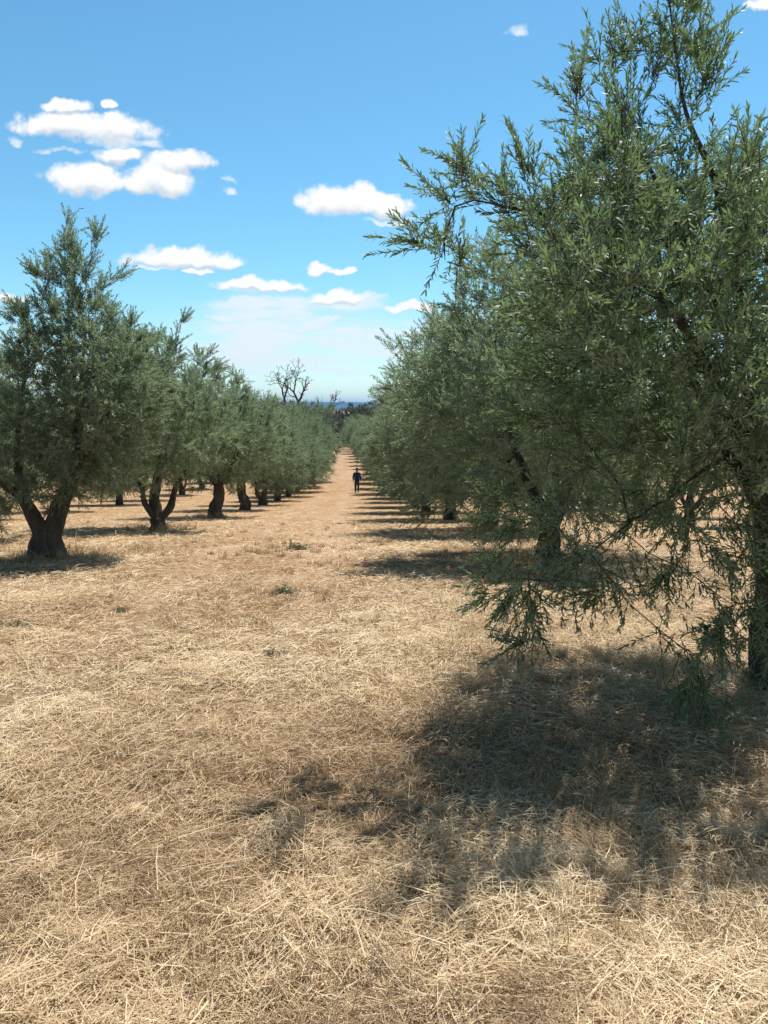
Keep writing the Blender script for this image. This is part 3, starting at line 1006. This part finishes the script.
def make_person(x, y, rz):
    root = empty('person', (x, y, gz(x, y) + .005), rz)       # faces +Y, walking away from the viewer
    v, e, r = [], [], []

    def add(p, rad, prev=None):
        v.append(p)
        r.append(rad)
        if prev is not None: e.append((prev, len(v) - 1))
        return len(v) - 1
    pel = add((0, 0, .93), (.15, .10))
    w = add((0, 0, 1.08), (.135, .095), pel)
    ch = add((0, .01, 1.28), (.16, .11), w)
    up = add((0, -.01, 1.42), (.11, .08), ch)
    nk = add((0, 0, 1.50), .055, up)
    j = add((0, .02, 1.58), (.07, .08), nk)
    hd = add((0, .015, 1.68), (.078, .095), j)
    add((0, .005, 1.745), (.05, .06), hd)
    add((0, .125, 1.635), .012, j)                            # nose
    joints = {}
    for s in (-1, 1):
        f = .16 * s                                           # right foot forward
        add((s * .085, .01, 1.64), (.014, .022), j)           # ear
        hip = add((s * .09, .01, .88), .088, pel)
        kn = add((s * .10, f * .55 + .05, .49), .058, hip)
        an = add((s * .10, f - (.08 if s < 0 else 0), .10 + (.03 if s < 0 else 0)), .040, kn)
        add((s * .11, f + .10, .05), .035, an)
        sh = add((s * .185, -.01, 1.40), .060, up)
        el = add((s * .265, -.05 - .06 * s, 1.13), .043, sh)
        wr = add((s * .275, .02 - .16 * s, .90), .028, el)
        pm = add((s * .277, .04 - .18 * s, .83), (.022, .036), wr)
        for q in range(4):
            oy = (q - 1.5) * .019
            ln = (.062, .074, .070, .052)[q]
            a = add((s * .277, .045 - .18 * s - oy, .785), .009, pm)
            b = add((s * .272, .05 - .18 * s - oy, .785 - ln * .55), .0085, a)
            add((s * .258, .052 - .18 * s - oy, .785 - ln), .007, b)
        a = add((s * .262, .085 - .18 * s, .83), .010, pm)
        add((s * .252, .10 - .18 * s, .79), .009, a)
        joints[s] = (hip, kn, an, sh, el, wr)
    skinned('body', v, e, r, M_SKIN, root, 0, 1)
    # shirt
    sv = [(0, 0, .86), (0, 0, .98), (0, 0, 1.1), (0, .01, 1.28), (0, -.01, 1.43), (0, 0, 1.485)]
    se = [(k, k + 1) for k in range(5)]
    sr = [(.205, .15), (.20, .15), (.20, .145), (.225, .155), (.17, .12), (.075, .075)]
    for s in (-1, 1):
        h = joints[s]
        b = len(sv)
        sv += [v[h[3]], tuple((np.array(v[h[3]]) + np.array(v[h[4]])) / 2), v[h[4]], tuple(np.array(v[h[4]]) * .25 + np.array(v[h[5]]) * .75)]
        sr += [.098, .084, .074, .058]
        se += [(4, b), (b, b + 1), (b + 1, b + 2), (b + 2, b + 3)]
    skinned('shirt', sv, se, sr, M_NAVY, root, 2, 2)
    tv, te, tr = [(0, 0, .95)], [], [(.16, .115)]
    for s in (-1, 1):
        h = joints[s]
        b = len(tv)
        A, B = np.array(v[h[0]]), np.array(v[h[1]])
        C = np.array(v[h[2]])
        tv += [tuple(A - np.array([0, 0, .04])), tuple((A + B) / 2), tuple(B), tuple((B + C) / 2), tuple(C + np.array([0, 0, -.01]))]
        tr += [.115, .102, .09, .08, .072]
        te += [(0, b), (b, b + 1), (b + 1, b + 2), (b + 2, b + 3), (b + 3, b + 4)]
    skinned('trousers', tv, te, tr, M_TROUS, root, 0, 2)
    for s in (-1, 1):
        C = np.array(v[joints[s][2]])
        lift = .03 if s < 0 else 0
        skinned('shoe', [(C[0], C[1] - .05, .05 + lift * 1.5), (C[0], C[1] + .04, .055 + lift), (C[0] + s * .01, C[1] + .17, .035 + lift * .2)],
                [(0, 1), (1, 2)], [.048, .05, (.045, .034)], M_SHOE, root, 1, 2)
    skinned('hair', [(0, -.045, 1.62), (0, -.02, 1.70), (0, .03, 1.745)], [(0, 1), (1, 2)], [(.075, .05), (.088, .085), (.075, .06)], M_HAIR, root, 1, 2)
    for s in (-1, 1):
        skinned('eye', [(s * .032, .098, 1.668), (s * .032, .104, 1.668)], [(0, 1)], [.011, .009], M_HAIR, root, 0, 1)
    tag(root, 'person in navy top and dark trousers walking away down the path', 'person')
    return root


make_person(-1.98, 56.0, .04)

# ------------------------------------------------------------------ small green weeds and stones
M_WEED = leaf_mat('weed_leaf', (.22, .205, .12), (.34, .32, .19), (.32, .30, .19), (.1, .12, .03), .6, .15)


def weed(x, y, s, seed, label):
    rng = np.random.default_rng(seed)
    n = 46
    d = rng.normal(size=(n, 3)) * .75
    d[:, 2] = .35 + .6 * rng.random(n)
    d = unit(d)
    p0 = np.zeros((n, 3)) + rng.normal(size=(n, 3)) * np.array([.035, .035, 0])
    v, F, tn, tv, tf = leafy(p0, d, .08 + .16 * rng.random(n), rng, .014, .026, .008, .55, False, spread=1.0)
    V = np.vstack([v, tv]) * s
    nl = sum(len(f) for f in F)
    o = link('weed', mesh_np('weed', V, F + [tf + len(v)], [M_WEED, M_TWIG], np.concatenate([np.zeros(nl, int), np.ones(len(tf), int)]), np.concatenate([tn, np.zeros(len(tv))])))
    o.location = (x, y, gz(x, y) - .005)
    tag(o, label, 'weed', 'green weeds in the straw')


weed(-3.25, 6.65, 1.0, 1, 'low grey-green weed in the straw at the left picture edge')
weed(-1.88, 6.9, .5, 2, 'tiny green weed alone in the straw, below the left tree row')
weed(-.88, 5.9, .75, 3, 'faint grey-green weed in mid path, nearest to the branch-tip shadow')
weed(-1.15, 8.6, 1.1, 4, 'broad grey-green weed on the path, nearest of the two mid-path patches')
weed(-1.5, 13.2, 1.6, 5, 'grey-green weed patch on the path ahead of the walker')
weed(-2.7, 7.6, .7, 6, 'small dull weed between the left edge weed and the path')


# ------------------------------------------------------------------ haze
hz = bpy.data.meshes.new('haze')
x0, x1, y0, y1, z0, z1 = -7600, 7600, -3000, 9300, -16, 75
hz.from_pydata([(x0, y0, z0), (x1, y0, z0), (x1, y1, z0), (x0, y1, z0), (x0, y0, z1), (x1, y0, z1), (x1, y1, z1), (x0, y1, z1)], [],
               [(0, 3, 2, 1), (4, 5, 6, 7), (0, 1, 5, 4), (1, 2, 6, 5), (2, 3, 7, 6), (3, 0, 4, 7)])
mh = Mat('haze_air')
pv = mh.n('VolumePrincipled', Density=1.6e-4, Anisotropy=.1)
pv.inputs['Color'].default_value = (.25, .56, 1.0, 1)
mh.l(pv.outputs[0], mh.out.inputs['Volume'])
hz.materials.append(mh.m)
tag(link('haze', hz), 'thin blue summer haze over the land', None, None, 'stuff')

# ------------------------------------------------------------------ sky, sun, camera
wd = bpy.data.worlds.new('World')
SC.world = wd
wd.use_nodes = True
Wn = Mat.__new__(Mat)
Wn.nt = wd.node_tree
Wn.nt.nodes.clear()
Wn.out = Wn.nt.nodes.new('ShaderNodeOutputWorld')
SKY_STR = .109
sky = Wn.n('TexSky', _sky_type='NISHITA')
sky.sun_disc = False
sky.sun_elevation = SUN_EL
sky.sun_rotation = SUN_AZ
sky.altitude = 600
sky.air_density = 1.0
sky.dust_density = .25
sky.ozone_density = 1.0
hs = Wn.n('HueSaturation', Hue=.488, Saturation=1.08, Value=1.02)
Wn.l(sky.outputs[0], hs.inputs['Color'])
tc = Wn.n('TexCoord')
sp = Wn.n('SeparateXYZ')
Wn.l(tc.outputs['Generated'], sp.inputs[0])
def ramp01(x, lo, hi):
    nd = Wn.n('MapRange')
    nd.interpolation_type = 'SMOOTHSTEP'
    nd.inputs[1].default_value = lo
    nd.inputs[2].default_value = hi
    Wn.l(x, nd.inputs[0])
    return nd.outputs[0]


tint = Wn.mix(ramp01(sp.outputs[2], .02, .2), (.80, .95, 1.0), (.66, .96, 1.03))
tint = Wn.mix(ramp01(sp.outputs[2], .58, .80), tint, (.62, .56, .48))            # overhead sky dimmed and warmed by hand so shadows come out neutral
tint = Wn.mix(ramp01(sp.outputs[1], .15, -.3), tint, (.66, .59, .50))  # sky behind the camera dimmed and warmed too, to steer its fill light
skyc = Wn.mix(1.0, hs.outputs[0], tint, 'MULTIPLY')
yy = Wn.math('MAXIMUM', sp.outputs[1], .02)
U = Wn.math('DIVIDE', sp.outputs[0], yy)
Vv = Wn.math('DIVIDE', sp.outputs[2], yy)
cb = Wn.n('CombineXYZ')
Wn.l(U, cb.inputs[0])
Wn.l(Vv, cb.inputs[1])


def wnoise(scale, detail, sc=(1, 1, 1), off=0):
    mp = Wn.n('Mapping')
    mp.inputs['Scale'].default_value = sc
    mp.inputs['Location'].default_value = (off, off * .7, off)
    Wn.l(cb.outputs[0], mp.inputs[0])
    t = Wn.n('TexNoise', Scale=scale, Detail=detail, Roughness=.58)
    Wn.l(mp.outputs[0], t.inputs[0])
    return t.outputs[0]


wx = Wn.math('MULTIPLY_ADD', wnoise(22, 3.0, off=3), .05, -.025)
wy = Wn.math('MULTIPLY_ADD', wnoise(22, 3.0, off=8), .03, -.015)
Uw = Wn.math('ADD', U, wx)
Vw = Wn.math('ADD', Vv, wy)


def ellipses(lst, up=0.0):
    tot = None
    Vv_ = Wn.math('ADD', Vw, up) if up else Vw
    for cu, cv, ru, rv in lst:
        a = Wn.math('DIVIDE', Wn.math('SUBTRACT', Uw, cu), ru)
        dv = Wn.math('SUBTRACT', Vv_, cv)
        b = Wn.math('MAXIMUM', Wn.math('DIVIDE', dv, rv), Wn.math('DIVIDE', dv, -rv * .7))
        m = Wn.math('SUBTRACT', 1.0, Wn.math('ADD', Wn.math('MULTIPLY', a, a), Wn.math('MULTIPLY', b, b)))
        tot = m if tot is None else Wn.math('SMOOTH_MAX', tot, m, .5)
    return tot


PP = math.atan(104 / 769)


def sky_at(u, v, ru, rv):
    a, b = (u - 384) / 769, -(v - 512) / 769
    dy = math.cos(PP) + b * math.sin(PP)
    dz = -math.sin(PP) + b * math.cos(PP)
    return a / dy, dz / dy, 1.03 * ru / 769 / dy, 1.02 * rv / 769 / dy


cum = [sky_at(*c) for c in [
    (62, 126, 50, 17), (112, 131, 48, 19), (66, 106, 24, 9), (105, 103, 9, 6), (118, 157, 26, 10),
    (88, 181, 50, 19), (182, 163, 38, 16), (158, 183, 38, 18),
    (342, 203, 42, 20), (384, 208, 30, 15), (178, 258, 52, 14), (214, 262, 32, 10), (198, 273, 14, 5), (262, 286, 54, 8), (320, 270, 14, 7), (346, 272, 16, 5),
    (12, 298, 16, 9), (735, 225, 34, 16), (762, 4, 14, 8), (340, 299, 34, 9), (410, 307, 26, 5)]]
soft = [sky_at(*c) for c in [(290, 312, 120, 26), (305, 345, 175, 55), (60, 372, 90, 20), (560, 340, 160, 40)]]
n1 = wnoise(25, 8.0)
n2 = wnoise(8, 7.0, (1, 6.0, 1), 5)
n3 = wnoise(70, 5.0, off=12)
mc = ellipses(cum)
nn = Wn.math('ADD', Wn.math('MULTIPLY_ADD', n1, 2.4, -1.15), Wn.math('MULTIPLY_ADD', n3, .7, -.35))
dc = Wn.math('ADD', mc, nn)


def sstep(x, lo, hi):
    nd = Wn.n('MapRange')
    nd.interpolation_type = 'SMOOTHSTEP'
    nd.inputs[1].default_value = lo
    nd.inputs[2].default_value = hi
    Wn.l(x, nd.inputs[0])
    return nd.outputs[0]


ac = sstep(dc, -.08, .68)
ds = Wn.math('ADD', ellipses(soft), Wn.math('MULTIPLY_ADD', n2, 5.0, -2.55))
asf = Wn.math('MULTIPLY_ADD', sstep(ds, .3, 1.25), .6, Wn.math('MULTIPLY', sstep(ellipses(soft), .0, 1.1), .3))
thin = [sky_at(*q) for q in [(228, 180, 9, 6), (230, 193, 8, 6), (12, 145, 9, 9), (122, 143, 40, 9), (66, 150, 30, 5), (390, 222, 26, 5), (150, 268, 24, 4), (305, 302, 55, 7), (248, 301, 34, 5), (362, 297, 24, 6), (275, 328, 75, 7), (352, 344, 52, 7), (235, 318, 40, 6), (330, 322, 40, 5), (395, 330, 40, 6), (515, 30, 14, 9), (300, 362, 80, 8)]]
dt = Wn.math('ADD', ellipses(thin), Wn.math('MULTIPLY_ADD', wnoise(24, 6.0, (1, 2.2, 1), 21), 3.0, -1.6))
asf = Wn.math('MAXIMUM', asf, Wn.math('MULTIPLY', sstep(dt, -.1, 1.0), .85))
front = Wn.math('GREATER_THAN', sp.outputs[1], .05)
k = .73 / SKY_STR
under = Wn.math('ADD', Wn.math('SUBTRACT', mc, ellipses(cum, .007)), Wn.math('MULTIPLY_ADD', n1, .9, -.45))
body = Wn.mix(sstep(under, -.42, .12), tuple(k * c for c in (.66, .735, .81)), tuple(k * c for c in (1.0, 1.0, .985)))  # cloud self-shading put into the colour: grey undersides, white tops
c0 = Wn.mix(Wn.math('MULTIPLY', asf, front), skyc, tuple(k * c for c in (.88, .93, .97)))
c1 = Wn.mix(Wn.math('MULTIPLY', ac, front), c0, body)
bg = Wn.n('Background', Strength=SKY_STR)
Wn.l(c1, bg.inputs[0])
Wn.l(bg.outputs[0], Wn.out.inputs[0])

sl = bpy.data.lights.new('sun', 'SUN')
sl.energy = 4.5
sl.angle = R(.53)
sl.color = (1, .965, .905)
so = bpy.data.objects.new('sun', sl)
COL.objects.link(so)
sd = Vector((math.sin(SUN_AZ) * math.cos(SUN_EL), math.cos(SUN_AZ) * math.cos(SUN_EL), math.sin(SUN_EL)))
so.rotation_euler = sd.to_track_quat('Z', 'Y').to_euler()
so.location = (20, 30, 50)

cam = bpy.data.cameras.new('camera')
cam.sensor_fit = 'VERTICAL'
cam.sensor_height = 24
cam.lens = 24 * 769 / 1024
cam.clip_start = .05
cam.clip_end = 20000
co = bpy.data.objects.new('camera', cam)
COL.objects.link(co)
co.location = (0, 0, 1.6)
co.rotation_euler = (R(90) - PP, 0, 0)
SC.camera = co

SC.view_settings.view_transform = 'Standard'
SC.view_settings.look = 'None'
SC.view_settings.exposure = .52
SC.view_settings.gamma = 1
SC.cycles.max_bounces = 6
SC.cycles.transparent_max_bounces = 4
SC.cycles.volume_bounces = 0
SC.cycles.use_denoising = True
